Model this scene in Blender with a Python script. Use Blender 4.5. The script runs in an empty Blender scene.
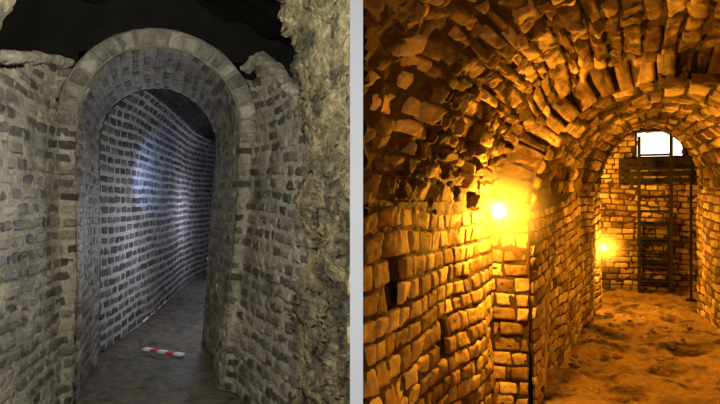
import bpy, math, random
import numpy as np
sc=bpy.context.scene
EYE=1.5
GL=math.radians(17.57); GR=math.radians(-25.0)
# ---------------------------------------------------------------- helpers
def W(P,g):
    P=np.asarray(P,float); o=np.empty_like(P)
    o[...,0]=P[...,0]*math.cos(g)-P[...,1]*math.sin(g)
    o[...,1]=P[...,0]*math.sin(g)+P[...,1]*math.cos(g)
    o[...,2]=P[...,2]; return o
def vnoise(P,scale,seed=0):
    p=np.asarray(P,float)*scale+100.0
    i=np.floor(p).astype(np.int64); f=p-i; f=f*f*(3-2*f)
    def h(x,y,z):
        n=(x*73856093)^(y*19349663)^(z*83492791)^(seed*2654435+12345)
        n=(n^(n>>13))*1274126177 & 0x7fffffff
        n=(n^(n>>15))&0xffff
        return n/32767.5-1
    x,y,z=i[...,0],i[...,1],i[...,2]; r=0
    for dx in(0,1):
        for dy in(0,1):
            for dz in(0,1):
                w=(f[...,0] if dx else 1-f[...,0])*(f[...,1] if dy else 1-f[...,1])*(f[...,2] if dz else 1-f[...,2])
                r=r+w*h(x+dx,y+dy,z+dz)
    return r
def fbm(P,scale,seed=0,o=3):
    r=0;a=1
    for k in range(o):
        r=r+a*vnoise(P,scale*2**k,seed+k*17); a*=.5
    return r
class Path:
    def __init__(s,pts,smooth=2):
        p=np.array(pts,float)
        for _ in range(smooth):
            q=[p[0]]
            for i in range(len(p)-1):
                q+= [p[i]*.75+p[i+1]*.25, p[i]*.25+p[i+1]*.75]
            q.append(p[-1]); p=np.array(q)
        s.p=p; d=np.linalg.norm(np.diff(p,axis=0),axis=1)
        s.l=np.concatenate([[0],np.cumsum(d)]); s.L=s.l[-1]
    def at(s,x):
        return np.interp(x,s.l,s.p[:,0]),np.interp(x,s.l,s.p[:,1])
    def n(s,x):
        a0,b0=s.at(np.clip(x-.15,0,s.L)); a1,b1=s.at(np.clip(x+.15,0,s.L))
        dx,dy=a1-a0,b1-b0; m=np.hypot(dx,dy)+1e-9
        return dy/m,-dx/m          # to the right of travel
class Tunnel:
    """s along path of left wall springing, t up left wall, over vault, down right wall"""
    def __init__(s,path,r,zs,k=(1,1),lean=0.0):
        s.path=path; s.r=r; s.zs=zs; s.k=k; s.lean=lean
        s.zs0=(zs[0]+zs[1])/2; s.r0=(r[0]+r[1])/2
        s.T=2*s.zs0+math.pi*s.r0
    def __call__(s,S,T):
        f=np.clip(S/s.path.L,0,1)
        r=s.r[0]+(s.r[1]-s.r[0])*f; zs=s.zs[0]+(s.zs[1]-s.zs[0])*f; k=s.k[0]+(s.k[1]-s.k[0])*f
        a,b=s.path.at(S); na,nb=s.path.n(S)
        arc=math.pi*s.r0
        ang=np.clip((T-s.zs0)/s.r0,0,math.pi)
        off=r*(1-np.cos(ang)); z=zs+k*r*np.sin(ang)
        tl=np.minimum(T,s.zs0)/s.zs0; tr=np.clip((s.T-T)/s.zs0,-1,1)
        z=np.where(T<s.zs0,tl*zs,z); z=np.where(T>s.zs0+arc,tr*zs,z)
        off=off-np.where(T>s.zs0+arc,s.lean*(1-tr),0)
        return np.stack([a+na*off,b+nb*off,z],-1)
    def ref(s,S,T):
        a,b=s.path.at(S); na,nb=s.path.n(S)
        return np.stack([a+na*s.r0,b+nb*s.r0,np.minimum(s(S,T)[...,2],s.zs0)],-1)
class Flat:
    """vertical wall along a path"""
    def __init__(s,path,refp,lean=0,zs=2.1): s.path=path; s.refp=np.array(refp); s.lean=lean; s.zs=zs
    def __call__(s,S,T):
        a,b=s.path.at(S)
        return np.stack([a-s.lean*np.clip(1-T/s.zs,0,1),b,T+0*a],-1)
    def ref(s,S,T): return np.broadcast_to(s.refp,S.shape+(3,))
class RingFace:
    """vertical annulus; s = along profile, t = outward offset"""
    def __init__(s,c,b,R,zs,k=1,slope=0): s.c=c;s.b=b;s.R=R;s.zs=zs;s.T=2*zs+math.pi*R;s.k=k;s.slope=slope
    def __call__(s,S,T):
        ang=np.clip((S-s.zs)/s.R,0,math.pi); R=s.R+T
        z=np.where(S<s.zs,S,s.zs+R*s.k*np.sin(ang)); z=np.where(S>s.zs+math.pi*s.R,s.T-S,z)
        return np.stack([s.c-R*np.cos(ang),s.b-s.slope*T,z],-1)
    def ref(s,S,T): return np.broadcast_to(np.array([s.c,s.b-5,1.5]),S.shape+(3,))
class Swap:
    def __init__(s,q): s.q=q
    def __call__(s,S,T): return s.q(T,S)
    def ref(s,S,T): return s.q.ref(T,S)
def evalsurf(surf,S,T,low):
    e=.01
    P=surf(S,T)
    ds=surf(S+e,T)-surf(S-e,T); dt=surf(S,T+e)-surf(S,T-e)
    N=np.cross(ds,dt); m=np.linalg.norm(N,axis=-1,keepdims=True)
    N=N/np.maximum(m,1e-9)
    sg=np.sign((N*(surf.ref(S,T)-P)).sum(-1,keepdims=True)); sg[sg==0]=1
    N=N*sg
    P=P+N*(low[0]*fbm(P,low[1],5,2))[...,None]
    return P,N
class B:
    def __init__(s): s.v=[];s.f=[];s.m=[];s.n=0
    def add(s,V,F,m):
        V=np.asarray(V).reshape(-1,3); s.v.append(V); F=np.asarray(F)
        s.f+= (F+s.n).tolist(); s.m+=[m]*len(F); s.n+=len(V)
    def obj(s,name,mats,smooth=True):
        me=bpy.data.meshes.new(name); me.from_pydata(np.concatenate(s.v).tolist(),[],s.f)
        for m in mats: me.materials.append(m)
        me.polygons.foreach_set('material_index',s.m)
        me.polygons.foreach_set('use_smooth',[smooth]*len(s.f)); me.update()
        o=bpy.data.objects.new(name,me); sc.collection.objects.link(o); return o
def gridfaces(nu,nv):
    i,j=np.meshgrid(np.arange(nu-1),np.arange(nv-1),indexing='ij'); a=(i*nv+j).ravel()
    return np.stack([a,a+nv,a+nv+1,a+1],-1)
def bricks(b,surf,g,s0,s1,t0,t1,bl,bh,gap,dep,jit=.004,rough=.004,keep=None,mat=0,seed=1,low=(0,1),skip=0,lv=.2,wav=.0,hv=.05,dv=.3):
    rnd=random.Random(seed); Q=[];D=[]
    t=t0
    while t<t1-1e-6:
        h=bh*(1+rnd.uniform(-hv,hv)); h=min(h,max(t1-t,.02)); s=s0-rnd.random()*bl
        while s<s1:
            l=bl*(1+rnd.uniform(-lv,lv)); a=max(s,s0); e=min(s+l,s1)
            if e-a>bl*.25 and rnd.random()>=skip:
                j=lambda: rnd.uniform(-jit,jit); gg=gap/2
                Q.append([[a+gg+j(),t+gg+j()],[e-gg+j(),t+gg+j()],[e-gg+j(),t+h-gg+j()],[a+gg+j(),t+h-gg+j()]])
                D.append(dep*(1+rnd.uniform(-dv,dv)))
            s+=l
        t+=h
    if not Q: return
    Q=np.array(Q); D=np.array(D)
    if wav: 
        q=np.stack([Q[...,0],Q[...,1],0*Q[...,0]],-1); Q[...,1]+=wav*vnoise(q,1.3,seed); Q[...,0]+=wav*vnoise(q,1.7,seed+3)
    C=Q.mean(1); PC=surf(C[:,0],C[:,1])
    if keep is not None:
        k=keep(PC,W(PC,g)); Q=Q[k]; D=D[k]
        if len(Q)==0: return
    U=np.array([0,.035,.14,.32,.5,.68,.86,.965,1]); V=np.array([0,.06,.2,.4,.6,.8,.94,1])
    u,v=np.meshgrid(U,V,indexing='ij'); u=u.ravel();v=v.ravel()
    ru=np.minimum(u,1-u); rv=np.minimum(v,1-v)
    ring=np.where((ru==0)|(rv==0),0,np.where((ru<.05)|(rv<.1),1,2))
    hp=np.array([-1.2,.72,1.0])[ring]
    w=np.stack([(1-u)*(1-v),u*(1-v),u*v,(1-u)*v],0)
    cor=((ring==1)&(ru<.05)&(rv<.1)); 
    ST=np.einsum('nkc,kp->npc',Q,w)
    ctr=Q.mean(1)[:,None,:]; ST=np.where(cor[None,:,None],ctr+(ST-ctr)*.95,ST)
    co0=((ru==0)&(rv==0)); ST=np.where(co0[None,:,None],ctr+(ST-ctr)*.92,ST)
    # ragged outline
    q3=np.stack([ST[...,0],ST[...,1],0*ST[...,0]],-1); rg=min(gap*.3,.006)
    ST=ST+rg*np.stack([vnoise(q3,38,seed+50),vnoise(q3,38,seed+51)],-1)
    P,N=evalsurf(surf,ST[...,0],ST[...,1],low)
    tilt=np.random.RandomState(seed).uniform(-1,1,(len(Q),2,1))*rough*.8
    H=D[:,None]*hp[None,:]+(ring>0)*(rough*.8*fbm(P,16,seed,2)+rough*.5*vnoise(P,48,seed+9)+ (tilt[:,0]*(u-.5)*2+tilt[:,1]*(v-.5)*2))
    P=P+N*H[...,None]
    F=gridfaces(9,8); n=len(Q)
    FF=(F[None]+(np.arange(n)*72)[:,None,None]).reshape(-1,4)
    b.add(W(P,g),FF,mat)
def backing(b,surf,g,s0,s1,t0,t1,st=.04,keep=None,mat=1,rough=.006,low=(0,1),rec=0.0,holes=None):
    nu=max(2,int((s1-s0)/st)+1); nv=max(2,int((t1-t0)/st)+1)
    S,T=np.meshgrid(np.linspace(s0,s1,nu),np.linspace(t0,t1,nv),indexing='ij')
    P,N=evalsurf(surf,S,T,low)
    h=rough*fbm(P,20,9,3)-rec
    P2=P+N*h[...,None]
    if holes is not None: P2=P2-N*(holes(W(P,g))*.22)[...,None]
    F=gridfaces(nu,nv)
    if keep is not None:
        k=keep(P.reshape(-1,3),W(P.reshape(-1,3),g)); F=F[k[F].all(1)]
    b.add(W(P2,g),F,mat)
def rubble_lip(b,g,pts,r,mat=0,seed=3):
    """rough crest of broken masonry following a 3-D polyline"""
    p=np.array(pts,float); d=np.linalg.norm(np.diff(p,axis=0),axis=1); l=np.concatenate([[0],np.cumsum(d)])
    n=int(l[-1]/.01); x=np.linspace(0,l[-1],n); c=np.stack([np.interp(x,l,p[:,i]) for i in range(3)],-1)
    tn=np.gradient(c,axis=0); tn/=np.linalg.norm(tn,axis=1,keepdims=True)
    sd=np.cross(tn,[0,0,1.0]); sd/=np.linalg.norm(sd,axis=1,keepdims=True); up=np.cross(sd,tn)
    th=np.linspace(0,2*math.pi,33)
    R=sd[:,None]*np.cos(th)[None,:,None]*1.7+up[:,None]*np.sin(th)[None,:,None]
    P=c[:,None]+R*r; f=1+.40*fbm(P,14,seed,4)+.2*vnoise(P,45,seed+2); P=c[:,None]+R*r*f[...,None]
    P[:,-1]=P[:,0]
    b.add(W(P,g),gridfaces(n,33),mat)
def box(b,g,c,sx,sy,sz,mat=0,rz=0):
    v=np.array([[x,y,z] for x in(-1,1) for y in(-1,1) for z in(-1,1)],float)*[sx/2,sy/2,sz/2]
    cr,sr=math.cos(rz),math.sin(rz); v=np.stack([v[:,0]*cr-v[:,1]*sr,v[:,0]*sr+v[:,1]*cr,v[:,2]],-1)+np.array(c)
    b.add(W(v,g),[[0,1,3,2],[4,6,7,5],[0,4,5,1],[2,3,7,6],[0,2,6,4],[1,5,7,3]],mat)
def rod(b,g,p0,p1,r,mat=0,n=12,caps=True):
    p0=np.array(p0,float);p1=np.array(p1,float); d=p1-p0; d/=np.linalg.norm(d)
    x=np.cross(d,[0,0,1.0]); 
    if np.linalg.norm(x)<.01: x=np.array([1.0,0,0])
    x/=np.linalg.norm(x); y=np.cross(d,x)
    a=np.linspace(0,2*math.pi,n,endpoint=False)
    c=np.cos(a)[:,None]*x+np.sin(a)[:,None]*y
    V=np.concatenate([p0+c*r,p1+c*r,[p0],[p1]])
    F=[[i,(i+1)%n,n+(i+1)%n,n+i] for i in range(n)]
    b.add(W(V,g),F,mat)
    b.add(W(V,g),np.array([[2*n,(i+1)%n,i] for i in range(n)]+[[2*n+1,n+i,n+(i+1)%n] for i in range(n)]),mat)
# ---------------------------------------------------------------- materials
def stone(name,c1,c2,c3,rough=.85,bump=.4,ns=30,stain=.5,stain_col=(.02,.018,.015,1),island=True,sscale=1.6,spec=.3,lo=.47,hi=.68):
    m=bpy.data.materials.new(name); m.use_nodes=True; nt=m.node_tree; N=nt.nodes; L=nt.links
    bs=N['Principled BSDF']; bs.inputs['Roughness'].default_value=rough
    bs.inputs['Specular IOR Level'].default_value=spec
    tc=N.new('ShaderNodeTexCoord'); no=N.new('ShaderNodeTexNoise'); no.inputs['Scale'].default_value=ns; no.inputs['Detail'].default_value=6
    L.new(tc.outputs['Object'],no.inputs['Vector'])
    ad=N.new('ShaderNodeMath'); ad.operation='MULTIPLY_ADD'
    L.new(no.outputs['Fac'],ad.inputs[0]); ad.inputs[1].default_value=.7
    if island:
        ge=N.new('ShaderNodeNewGeometry'); mm=N.new('ShaderNodeMath'); mm.operation='MULTIPLY_ADD'
        L.new(ge.outputs['Random Per Island'],mm.inputs[0]); mm.inputs[1].default_value=.8; mm.inputs[2].default_value=-.25
        L.new(mm.outputs[0],ad.inputs[2])
    else: ad.inputs[2].default_value=.15
    cr=N.new('ShaderNodeValToRGB'); e=cr.color_ramp.elements
    e[0].position=.15; e[0].color=(*c1,1); e[1].position=.85; e[1].color=(*c3,1)
    k=e.new(.5); k.color=(*c2,1)
    L.new(ad.outputs[0],cr.inputs[0])
    n2=N.new('ShaderNodeTexNoise'); n2.inputs['Scale'].default_value=sscale; n2.inputs['Detail'].default_value=7; n2.inputs['Roughness'].default_value=.65
    L.new(tc.outputs['Object'],n2.inputs['Vector'])
    mr=N.new('ShaderNodeMapRange'); mr.inputs[1].default_value=lo; mr.inputs[2].default_value=hi; mr.inputs[4].default_value=stain
    L.new(n2.outputs['Fac'],mr.inputs[0])
    mx=N.new('ShaderNodeMixRGB'); L.new(mr.outputs[0],mx.inputs[0]); L.new(cr.outputs[0],mx.inputs[1]); mx.inputs[2].default_value=stain_col
    L.new(mx.outputs[0],bs.inputs['Base Color'])
    bu=N.new('ShaderNodeBump'); bu.inputs['Strength'].default_value=bump; bu.inputs['Distance'].default_value=.025
    n3=N.new('ShaderNodeTexNoise'); n3.inputs['Scale'].default_value=ns*1.3; n3.inputs['Detail'].default_value=8; n3.inputs['Roughness'].default_value=.7
    L.new(tc.outputs['Object'],n3.inputs['Vector']); L.new(n3.outputs['Fac'],bu.inputs['Height']); L.new(bu.outputs[0],bs.inputs['Normal'])
    return m
def plain(name,c,rough=.5,metal=0,em=None,es=0):
    m=bpy.data.materials.new(name); m.use_nodes=True; bs=m.node_tree.nodes['Principled BSDF']
    bs.inputs['Base Color'].default_value=(*c,1); bs.inputs['Roughness'].default_value=rough; bs.inputs['Metallic'].default_value=metal
    if em: bs.inputs['Emission Color'].default_value=(*em,1); bs.inputs['Emission Strength'].default_value=es
    return m
GS=(.022,.020,.013,1)
m_flank=stone('flank_brick',(.05,.044,.031),(.155,.135,.098),(.35,.315,.235),rough=.38,bump=1.0,stain=.75,spec=.7,sscale=2.8,ns=36,stain_col=GS,lo=.46,hi=.68)
m_fmort=stone('flank_mortar',(.20,.18,.135),(.38,.345,.27),(.60,.56,.45),rough=.5,bump=1.0,island=False,stain=.72,sscale=2.8,ns=36,stain_col=GS,lo=.46,hi=.68)
m_int=stone('passage_brick',(.045,.042,.042),(.09,.082,.082),(.17,.155,.15),rough=.8,bump=.7,stain=.3)
m_imort=stone('passage_mortar',(.28,.265,.255),(.44,.42,.40),(.58,.56,.53),rough=.85,bump=.8,island=False,stain=.5,stain_col=(.10,.092,.085,1),sscale=3)
m_shade=stone('shadow_toned_brick',(.012,.011,.01),(.025,.022,.02),(.045,.04,.036),bump=.6)  # brick darkened in colour to carry the vault's shadow
m_ring=stone('arch_voussoir',(.15,.138,.108),(.29,.268,.215),(.45,.42,.35),bump=1.0,stain=.75,sscale=6,ns=36)
m_ringm=stone('arch_joint',(.10,.09,.075),(.17,.155,.125),(.25,.23,.18),island=False)
m_rock=stone('ochre_rock',(.035,.030,.015),(.20,.165,.085),(.62,.52,.31),rough=.42,bump=1.0,ns=26,island=False,stain=.92,sscale=5,spec=.6,lo=.45,hi=.60,stain_col=(.024,.022,.011,1))
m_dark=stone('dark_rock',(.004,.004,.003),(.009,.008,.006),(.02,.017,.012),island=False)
m_floorL=stone('muddy_floor',(.055,.048,.034),(.125,.108,.078),(.25,.22,.165),island=False,ns=22,stain=.75,sscale=6,bump=1.0,rough=.55)
SC=(.06,.028,.008,1)
m_blk=stone('tufa_block',(.24,.16,.07),(.48,.35,.17),(.80,.65,.38),bump=1.0,stain=.82,stain_col=SC,ns=24,sscale=2.6,lo=.45,hi=.65)
m_rub=stone('vault_rubble',(.12,.07,.025),(.36,.25,.11),(.76,.58,.30),bump=1.0,ns=16,stain=.94,stain_col=(.03,.013,.004,1),sscale=1.7,lo=.43,hi=.58)
m_gap=stone('dark_mortar',(.025,.014,.005),(.065,.038,.015),(.13,.08,.035),bump=1.0,island=False,stain=.6)
m_floorR=stone('earth_floor',(.14,.085,.038),(.33,.22,.10),(.58,.42,.22),island=False,ns=20,stain=.92,stain_col=(.035,.017,.007,1),sscale=2.0,bump=1.0,lo=.48,hi=.60)
m_divider=plain('divider_white',(.80,.81,.80),.8)
m_iron=plain('dark_iron',(.008,.006,.004),.6,.3)
m_wood=plain('dark_timber',(.007,.005,.003),.85)
m_white=plain('white_paint',(.85,.85,.85),.4); m_red=plain('red_paint',(.7,.04,.03),.4)
m_bulb=plain('lamp_glass',(1,.7,.2),.3,0,(1,.66,.10),1.6)
m_sky=plain('daylight_glass',(.9,.9,.9),.3,0,(1,.96,.74),2.2)
LOWL=(.02,1.6)
keepL=lambda P,w: w[:,0]<-.0175*w[:,1]
keepR=lambda P,w: w[:,0]>.0045*w[:,1]
# ================================================================ LEFT GALLERY
CL=-.06; RA=.597
def topL(P): return 2.54-(4.9-P[:,1])*.225+.03*vnoise(P*[1,1,0],3.5,3)
b=B(); pl=Path([(-.657,5.15),(-.657,4.93),(-.70,4.87),(-.80,4.82),(-.90,3.6),(-1.0,2.5)],2); sf=Flat(pl,(0,3,1.5))
kf=lambda P,w: keepL(P,w)&(P[:,2]<topL(P)-.03)&~((P[:,2]>2.05)&(P[:,0]>-.775))
bricks(b,sf,GL,0,pl.L,0,2.6,.19,.092,.034,.008,.006,.006,kf,0,11,LOWL,.03,.3,.03)
backing(b,sf,GL,0,pl.L,0,2.6,.0125,kf,1,.010,LOWL)
rubble_lip(b,GL,[(-.76,5.0,2.55),(-.84,4.7,2.51),(-.87,4.3,2.42),(-.91,3.9,2.33),(-.94,3.5,2.24),(-.98,3.0,2.13),(-1.01,2.5,2.02)],.034,1,3)
o=b.obj('wall_left',[m_flank,m_fmort])
def topR(P): return 2.74-(4.9-P[:,1])*.55+.05*vnoise(P*[1,1,0],4,6)
b=B(); pr=Path([(.537,5.15),(.537,4.93),(.58,4.87),(.67,4.82),(.80,3.9),(.95,2.6)],2); sf=Flat(pr,(0,3,1.5),.17)
kf2=lambda P,w: keepL(P,w)&(P[:,2]<topR(P)-.03)&~((P[:,2]>2.05)&(P[:,0]<.655))
bricks(b,sf,GL,0,pr.L,0,2.8,.19,.092,.034,.008,.006,.006,kf2,0,12,LOWL,.03,.3,.03)
backing(b,sf,GL,0,pr.L,0,2.8,.0125,kf2,1,.010,LOWL)
rubble_lip(b,GL,[(.60,5.05,2.60),(.69,4.85,2.68),(.73,4.6,2.56),(.77,4.3,2.40),(.82,3.95,2.22),(.88,3.5,1.96),(.94,3.0,1.68)],.034,1,5)
b.obj('wall_right',[m_flank,m_fmort])
b=B(); sp=Flat(Path([(-.82,4.95),(.74,4.95)],0),(0,3,1.5))
ks=lambda P,w:(np.hypot(P[:,0]-CL,P[:,2]-2.1)>RA+.07)&(P[:,2]<2.50)
bricks(b,sp,GL,0,1.56,2.05,2.75,.19,.095,.026,.010,.006,.006,ks,0,13,(0,1))
backing(b,sp,GL,0,1.56,2.05,2.75,.0125,ks,1,.006,(0,1))
b.obj('wall_spandrel',[m_flank,m_fmort])
# voussoir arch ring
b=B(); rf=RingFace(CL,4.86,RA-.005,2.1)
bricks(b,rf,GL,2.02,2.1+math.pi*RA+.06,0,.145,.110,.145,.014,.018,.008,.009,None,0,14,(.01,3),0,.22,0,.0,.6)
backing(b,rf,GL,2.02,2.1+math.pi*RA+.06,-.0,.14,.02,None,1,.006,(.01,3),-.004)
tx=Tunnel(Path([(CL-RA-.14,4.86),(CL-RA-.14,5.4)],0),(RA+.14,RA+.14),(2.1,2.1))
backing(b,tx,GL,0,.54,2.1,2.1+math.pi*(RA+.14),.05,None,1,.01,(0,1))
b.obj('brick_arch',[m_ring,m_ringm])
# entrance barrel
b=B(); tb=Tunnel(Path([(-.657,4.86),(-.657,6.35)],0),(RA,.555),(2.1,2.08),(1,1),.14)
bricks(b,tb,GL,0.02,1.49,0,tb.T,.2,.092,.030,.008,.006,.006,None,0,15,(.01,1.6),.01,.2,.02)
backing(b,tb,GL,0,1.49,0,tb.T,.025,None,1,.006,(.01,1.6))
b.obj('ceiling_entrance_barrel',[m_flank,m_fmort])
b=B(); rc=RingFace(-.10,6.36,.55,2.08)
backing(b,rc,GL,0,rc.T,0,.5,.05,None,0,.01,(0,1)); b.obj('wall_barrel_return',[m_shade])
# curved passage: mortared walls, vault with its shadow put into the brick colour
pi_=Path([(-.76,6.1),(-.66,6.4),(-.25,8.2),(.05,10.0),(.30,11.7),(.85,13.6),(2.0,15.6)],3)
ti=Tunnel(pi_,(.64,.64),(2.35,2.35)); TS=2.35+.48
b=B()
bricks(b,ti,GL,.05,pi_.L,0,TS,.21,.105,.036,.008,.007,.005,None,0,16,(.012,1.2),0,.22,.02)
bricks(b,ti,GL,.05,pi_.L,ti.T-2.35,ti.T,.21,.105,.036,.008,.007,.005,None,0,17,(.012,1.2),0,.22,.02)
backing(b,ti,GL,0,pi_.L,0,TS,.04,None,1,.005,(.012,1.2)); backing(b,ti,GL,0,pi_.L,ti.T-2.35,ti.T,.05,None,1,.005,(.012,1.2))
b.obj('wall_curved_passage',[m_int,m_imort])
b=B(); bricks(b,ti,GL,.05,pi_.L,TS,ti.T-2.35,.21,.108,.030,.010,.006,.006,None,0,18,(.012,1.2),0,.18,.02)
backing(b,ti,GL,0,pi_.L,TS,ti.T-2.35,.05,None,0,.004,(.012,1.2)); b.obj('ceiling_curved_passage',[m_shade])
# floor left
b=B(); nx,ny=200,560
A,Bb=np.meshgrid(np.linspace(-1.5,3.2,nx),np.linspace(1.0,16,ny),indexing='ij')
P=np.stack([A,Bb,0*A],-1); P[...,2]=.022*fbm(P,3.5,4,4)+.008*vnoise(P,18,6)-.01
F=gridfaces(nx,ny); w=W(P,GL).reshape(-1,3); k=(w[:,0]<-.02*w[:,1]); F=F[k[F].all(1)]
b.add(w,F,0); b.obj('floor',[m_floorL])
# rock outcrop at right, near viewer
b=B(); NZ,NP=700,180
zz=np.linspace(0,3.3,NZ); pp=np.linspace(0,1,NP)
vpx=np.interp(zz,[0,.5,.9,1.4,1.75,2.0,2.2,2.45,2.7,3.3],[298,306,311,318,315,319,315,303,287,238])
Pq,Z=np.meshgrid(pp,zz,indexing='ij')
ratio=np.tan(np.arctan((vpx-360)/600)+GL); 
E=ratio*3.15
Bd=3.15+ .35*np.exp(-Pq*9)-.55*Pq
a_end=np.tan(math.atan(-10/600)+GL)*Bd+.03
Aq=E[None,:]+(a_end-E[None,:])*Pq
P=np.stack([Aq,Bd,Z],-1)
f=fbm(P*[1,1,.8],5,31,5); rg=1-np.abs(fbm(P*[1.2,1,.8],10,77,5)); fine=fbm(P,32,12,3)
P[...,0]+=.06*f*(1-Pq)+.012*fine; P[...,1]-=.14*f+.11*rg+.035*fine
b.add(W(P,GL),gridfaces(NP,NZ),0); b.obj('rock_outcrop',[m_rock])
b=B(); th=np.linspace(0,2*math.pi,60); ll=np.linspace(0,1,60)
Th,Lq=np.meshgrid(th,ll,indexing='ij')
p0=np.array([-.86,2.9,1.9]); p1=np.array([-.42,2.9,2.75])
P=p0+(p1-p0)*Lq[...,None]+.13*np.stack([np.cos(Th)*.88,np.sin(Th),-np.cos(Th)*.45],-1)+np.array([-.12,0,.06])
P=P+.06*fbm(P,6,8,5)[...,None]*np.stack([np.cos(Th),np.sin(Th),0*Th],-1)
b.add(W(P,GL),gridfaces(60,60),0); b.obj('rock_outcrop',[m_rock])
# dark cavern ceiling + back
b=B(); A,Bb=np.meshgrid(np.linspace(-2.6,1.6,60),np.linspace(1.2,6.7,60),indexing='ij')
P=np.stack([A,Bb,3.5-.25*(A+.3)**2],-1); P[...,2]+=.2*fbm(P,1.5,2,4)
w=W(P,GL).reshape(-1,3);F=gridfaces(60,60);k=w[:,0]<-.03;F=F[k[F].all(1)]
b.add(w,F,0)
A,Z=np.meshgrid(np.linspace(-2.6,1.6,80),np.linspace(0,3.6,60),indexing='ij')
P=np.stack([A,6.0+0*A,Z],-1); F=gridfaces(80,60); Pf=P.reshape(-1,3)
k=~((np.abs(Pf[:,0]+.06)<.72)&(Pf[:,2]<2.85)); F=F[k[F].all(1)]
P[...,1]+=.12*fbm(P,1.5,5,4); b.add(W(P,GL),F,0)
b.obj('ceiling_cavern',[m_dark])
def banded(name,p0,p1,r,n,flat=False):
    b=B(); p0=np.array(p0);p1=np.array(p1)
    for i in range(n):
        q0=p0+(p1-p0)*i/n; q1=p0+(p1-p0)*(i+1)/n
        if flat:
            c=(q0+q1)/2; d=q1-q0; box(b,GL,c,np.linalg.norm(d),r*2,.02,i%2,math.atan2(d[1],d[0]))
        else: rod(b,GL,q0,q1,r,i%2)
    return b.obj(name,[m_white,m_red],False)
banded('scale_bar',(-.243,6.38,.03),(.12,6.02,.03),.03,5,True)
banded('range_pole',(-.31,7.85,.03),(-.03,9.5,.03),.013,8)
banded('range_pole',(-.01,9.7,.03),(.27,11.6,.03),.013,8)
# ================================================================ DIVIDER: bar between two separate views; wall form made up, splits their light
b=B(); ys=[.6,6.0]; V=[]
for y in ys:
    for u in(350,363):
        for z in(0,4.2): V.append([(u-360)/600*y,y,z])
V=np.array(V); b.add(V,[[0,1,3,2],[4,6,7,5],[0,4,5,1],[2,3,7,6],[0,2,6,4],[1,5,7,3]],0)
b.obj('divider_bar',[m_divider],False)
# ================================================================ RIGHT GALLERY
CR=.18
def holes(w):
    h1=np.exp(-((w[...,1]-2.62)/.06)**2-((w[...,2]-1.12)/.12)**2)
    h2=np.exp(-((w[...,1]-3.3)/.06)**2-((w[...,2]-.72)/.07)**2)
    h3=np.exp(-((w[...,1]-2.2)/.05)**2-((w[...,2]-.85)/.05)**2)
    return np.where(w[...,0]<1.2,h1+h2+h3,0)
hole=lambda w: holes(w)<.3
b=B(); pn=Path([(-.97,.9),(-.97,4.55)],0); tn=Tunnel(pn,(1.15,1.15),(1.4,1.4))
LW=(.045,1.8)
bricks(b,tn,GR,0,pn.L,0,1.45,.145,.105,.013,.011,.008,.007,lambda P,w:keepR(P,w)&hole(w),0,21,LW,.02,.35,.06,.12,.6)
backing(b,tn,GR,0,pn.L,0,1.5,.025,keepR,1,.01,LW,.0,holes)
tw0=1.4+math.pi*1.15
bricks(b,tn,GR,0,pn.L,tw0,tn.T,.145,.105,.013,.011,.008,.007,keepR,0,22,LW,.02,.35,.06)
backing(b,tn,GR,0,pn.L,tw0,tn.T,.05,keepR,1,.01,LW)
b.obj('wall_chamber',[m_blk,m_gap])
b=B()
bricks(b,tn,GR,0,pn.L,1.45,tw0,.165,.095,.016,.026,.018,.020,keepR,0,23,(.09,1.8),.05,.5,.12,.35,.8)
backing(b,tn,GR,0,pn.L,1.42,tw0,.03,keepR,1,.03,(.09,1.8),.005)
b.obj('ceiling_chamber_vault',[m_rub,m_gap])
# arch ring in middle
b=B(); ra=RingFace(CR,4.42,.9,1.4,1,.15); AT=ra.T
bricks(b,ra,GR,1.35,AT-1.35,0,.30,.11,.30,.014,.036,.014,.020,keepR,0,24,(.03,2),.0,.4,.02,.05,.8)
rs=Swap(ra)
bricks(b,rs,GR,0,.26,0,1.35,.15,.105,.013,.012,.010,.009,keepR,2,34,(.03,2),.0,.3,.0,.1,.5)
bricks(b,rs,GR,0,.26,AT-1.35,AT,.15,.105,.013,.012,.010,.009,keepR,2,35,(.03,2),.0,.3,.0,.1,.5)
backing(b,ra,GR,0,ra.T,0,.34,.03,keepR,1,.02,(.03,2),.0)
b.obj('stone_arch',[m_rub,m_gap,m_blk])
# second passage
b=B(); p2=Path([(-.72,4.42),(-.52,9.3)],0); t2=Tunnel(p2,(.9,.62),(1.4,1.7),(1,1.3))
bricks(b,t2,GR,0,p2.L,0,1.6,.16,.095,.015,.011,.007,.008,None,0,25,(.04,1.5),.01,.3,.05)
bricks(b,t2,GR,0,p2.L,t2.T-1.6,t2.T,.16,.095,.015,.011,.007,.008,None,0,26,(.04,1.5),.01,.3,.05)
backing(b,t2,GR,0,p2.L,0,1.6,.05,None,1,.01,(.04,1.5)); backing(b,t2,GR,0,p2.L,t2.T-1.6,t2.T,.05,None,1,.01,(.04,1.5))
b.obj('wall_passage',[m_blk,m_gap])
b=B()
bricks(b,t2,GR,0,p2.L,1.6,t2.T-1.6,.16,.11,.016,.024,.012,.016,None,0,27,(.05,1.5),.03,.4,.08,.25,.7)
backing(b,t2,GR,0,p2.L,1.58,t2.T-1.58,.05,None,1,.02,(.05,1.5),.005)
b.obj('ceiling_passage_vault',[m_rub,m_gap])
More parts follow.
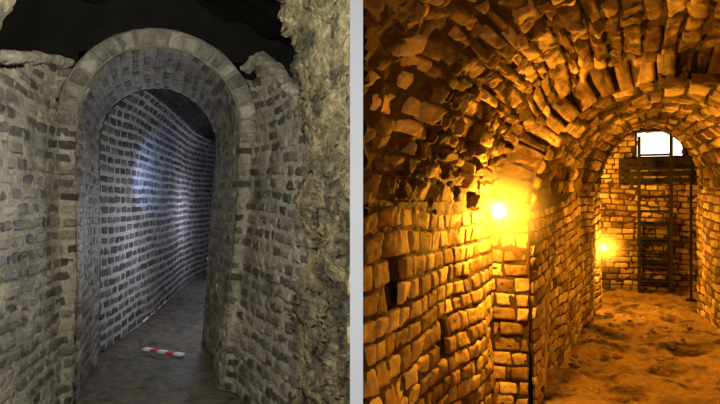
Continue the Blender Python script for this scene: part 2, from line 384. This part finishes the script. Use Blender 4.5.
# far room
b=B(); fw=Flat(Path([(-1.3,11.3),(1.7,11.3)],0),(0,9,1.5))
kw=lambda P,w: ~((P[:,0]>-.04)&(P[:,0]<.64)&(P[:,2]>2.25)&(P[:,2]<2.70))
bricks(b,fw,GR,0,3,0,3.1,.18,.095,.014,.010,.010,.010,kw,0,28,(.03,1.5),.0,.3,.05)
backing(b,fw,GR,0,3,0,3.1,.05,kw,1,.01,(.03,1.5))
for x0,x1,y0,y1,rf in((-1.3,-1.3,9.3,11.3,1),(1.7,1.7,9.3,11.3,-1)):
    s2=Flat(Path([(x0,y0),(x1,y1)],0),(.2,10,1.5)); bricks(b,s2,GR,0,2,0,3.1,.24,.13,.018,.02,.008,.01,None,0,29,(.03,1.5)); backing(b,s2,GR,0,2,0,3.1,.08,None,1)
r9=RingFace(.10,9.3,.62,1.7,1.3)
backing(b,r9,GR,0,r9.T,0,1.3,.08,lambda P,w:P[:,2]<3.2,1,.01,(0,1))
b.obj('wall_back',[m_blk,m_gap])
b=B(); A,Bb=np.meshgrid(np.linspace(-1.4,1.8,30),np.linspace(9.2,11.5,20),indexing='ij')
P=np.stack([A,Bb,3.05+0*A],-1); P[...,2]+=.04*fbm(P,3,2,3); b.add(W(P,GR),gridfaces(30,20),0); b.obj('ceiling_back_room',[m_rub])
b=B(); box(b,GR,(.30,11.38,2.475),.74,.02,.48,0)
for z in(2.25,2.70): box(b,GR,(.30,11.27,z),.76,.1,.035,1)
for x in(-.06,.66): box(b,GR,(x,11.27,2.475),.035,.1,.45,1)
b.obj('window_1',[m_sky,m_iron],False)
b=B()
for i in range(4):
    box(b,GR,(.24,11.16,1.86+i*.11),1.05,.07,.075,0)
for x in(-.30,.78): box(b,GR,(x,11.16,2.02),.05,.09,.46,0)
b.obj('timber_shutter',[m_wood],False)
b=B()
for x in(-.01,.46): box(b,GR,(x,10.9,1.29),.05,.05,2.58,0)
for i in range(10): rod(b,GR,(0,10.9,.2+i*.23),(.45,10.9,.2+i*.23),.018,0)
b.obj('iron_ladder',[m_iron],False)
b=B()
for i in range(4): box(b,GR,(.22,11.12,.18+i*.32),.46,.22,.06,0)
for x in(0,.44): box(b,GR,(x,11.12,.62),.04,.22,1.22,0)
b.obj('timber_rack',[m_wood],False)
b=B(); box(b,GR,(.70,10.3,.95),.035,.035,1.9,0); box(b,GR,(.70,10.3,.02),.14,.14,.03,0); box(b,GR,(.70,10.3,1.9),.09,.09,.03,0); b.obj('iron_post',[m_iron],False)
# floor right
b=B(); nx,ny=200,640
A,Bb=np.meshgrid(np.linspace(-1.4,1.8,nx),np.linspace(.9,11.5,ny),indexing='ij')
P=np.stack([A,Bb,0*A],-1); P[...,2]=.05*fbm(P,2.2,14,5)+.03*np.maximum(0,vnoise(P,9,4))+.012*np.maximum(0,vnoise(P,24,5))-.015
w=W(P,GR).reshape(-1,3);F=gridfaces(nx,ny);k=keepR(None,w);F=F[k[F].all(1)]
b.add(w,F,0)
b.obj('floor',[m_floorR])
b=B(); rr=random.Random(8)
for i in range(110):
    bb=rr.uniform(3.9,8.8); side=rr.random(); a=(-.58+rr.random()**2*.5) if side<.6 else rr.uniform(-.55,.6)
    r=rr.uniform(.012,.04); th,ph=np.meshgrid(np.linspace(0,2*math.pi,9),np.linspace(0,math.pi,7),indexing='ij')
    S=np.stack([np.sin(ph)*np.cos(th),np.sin(ph)*np.sin(th)*rr.uniform(.6,1),np.cos(ph)*.6],-1)*r
    S=S*(1+.35*vnoise(S+i,20,i)[...,None])+[a,bb,.01+r*.2]; b.add(W(S,GR),gridfaces(9,7),0)
b.obj('loose_rubble',[m_floorR],False)
OR=(1,.40,.026)
def lamp(pos,nrm,g,power,dens):
    b=B(); p=np.array(pos,float); n=np.array(nrm,float); n/=np.linalg.norm(n)
    th,ph=np.meshgrid(np.linspace(0,2*math.pi,25),np.linspace(0,math.pi,15),indexing='ij')
    S=np.stack([np.sin(ph)*np.cos(th),np.sin(ph)*np.sin(th),np.cos(ph)],-1)*[.06,.06,.07]+p
    b.add(W(S,g),gridfaces(25,15),0)
    rod(b,g,p-n*.16,p-n*.05,.045,1,16); rod(b,g,p-n*.18,p-n*.15,.07,1,16)
    o=b.obj('wall_lamp',[m_bulb,m_iron])
    l=bpy.data.lights.new('bulb','POINT'); l.energy=power; l.color=OR; l.shadow_soft_size=.04
    lo=bpy.data.objects.new('bulb_light',l); sc.collection.objects.link(lo); lo.location=W(p+n*.12,g); lo.parent=o
    R=.45   # scattering volume added around the lamp to make its glow
    bpy.ops.mesh.primitive_uv_sphere_add(segments=32,ring_count=16,radius=R,location=W(p,g)); ho=bpy.context.object
    m=bpy.data.materials.new('lamp_glow_scatter'); m.use_nodes=True; nt=m.node_tree; nt.nodes.remove(nt.nodes['Principled BSDF'])
    vs=nt.nodes.new('ShaderNodeVolumeScatter'); vs.inputs['Color'].default_value=(1,.9,.7,1); vs.inputs['Anisotropy'].default_value=0
    ge=nt.nodes.new('ShaderNodeNewGeometry'); di=nt.nodes.new('ShaderNodeVectorMath'); di.operation='DISTANCE'
    nt.links.new(ge.outputs['Position'],di.inputs[0]); di.inputs[1].default_value=tuple(W(p,g))
    mr=nt.nodes.new('ShaderNodeMapRange'); mr.interpolation_type='SMOOTHSTEP'; mr.inputs[1].default_value=.05; mr.inputs[2].default_value=R*.95; mr.inputs[3].default_value=dens; mr.inputs[4].default_value=0
    nt.links.new(di.outputs['Value'],mr.inputs[0]); nt.links.new(mr.outputs[0],vs.inputs['Density'])
    nt.links.new(vs.outputs[0],nt.nodes['Material Output'].inputs['Volume'])
    ho.data.materials.append(m); ho.name='lamp_glow_haze'; ho.parent=o
lamp((-.87,4.06,1.44),(.45,-.9,0),GR,145,.5)
lamp((-.48,8.9,.88),(.7,-.7,0),GR,80,.5)
def pl_(loc,g,e,col,r=.1,name='fill_light'):  # added point light without a visible fitting
    l=bpy.data.lights.new(name,'POINT'); l.energy=e; l.color=col; l.shadow_soft_size=r
    o=bpy.data.objects.new(name,l); sc.collection.objects.link(o); o.location=W(np.array(loc,float),g); return o
pl_((.85,1.9,1.0),GR,46,OR,.05); pl_((.75,6.2,1.5),GR,90,OR,.06); pl_((-.9,10.2,1.9),GR,150,OR,.1)  # unseen orange fills added to brighten chamber, passage and far room
# left lights: unseen fills added for flank and passage, plus the torch
pl_((-.1,1.8,2.35),GL,200,(1,.97,.82),.05)
def spot(loc,tgt,g,e,col,ang,blend,name='spot'):
    from mathutils import Vector
    l=bpy.data.lights.new(name,'SPOT'); l.energy=e; l.color=col; l.spot_size=math.radians(ang); l.spot_blend=blend; l.shadow_soft_size=.06
    o=bpy.data.objects.new(name,l); sc.collection.objects.link(o)
    a=Vector(W(np.array(loc,float),g)); t=Vector(W(np.array(tgt,float),g)); o.location=a
    o.rotation_euler=(t-a).to_track_quat('-Z','Y').to_euler()
spot((.25,6.6,1.6),(-.25,8.1,1.80),GL,190,(.40,.54,1),44,1.0,'passage_torch')
pl_((.46,7.15,1.1),GL,26,(.82,.86,1),.1)
pl_((.9,10.8,1.3),GL,32,(.76,.80,1),.1)
# added light for the pale divider bar
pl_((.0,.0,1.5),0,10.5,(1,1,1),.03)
w=bpy.data.worlds.new('World'); sc.world=w; w.use_nodes=True; w.node_tree.nodes['Background'].inputs[0].default_value=(0,0,0,1)
sc.view_settings.view_transform='Standard'
cam=bpy.data.cameras.new('Camera'); cam.lens=30; cam.sensor_width=36; cam.clip_start=.02
co=bpy.data.objects.new('Camera',cam); sc.collection.objects.link(co); co.location=(0,0,EYE); co.rotation_euler=(math.pi/2,0,0); sc.camera=co
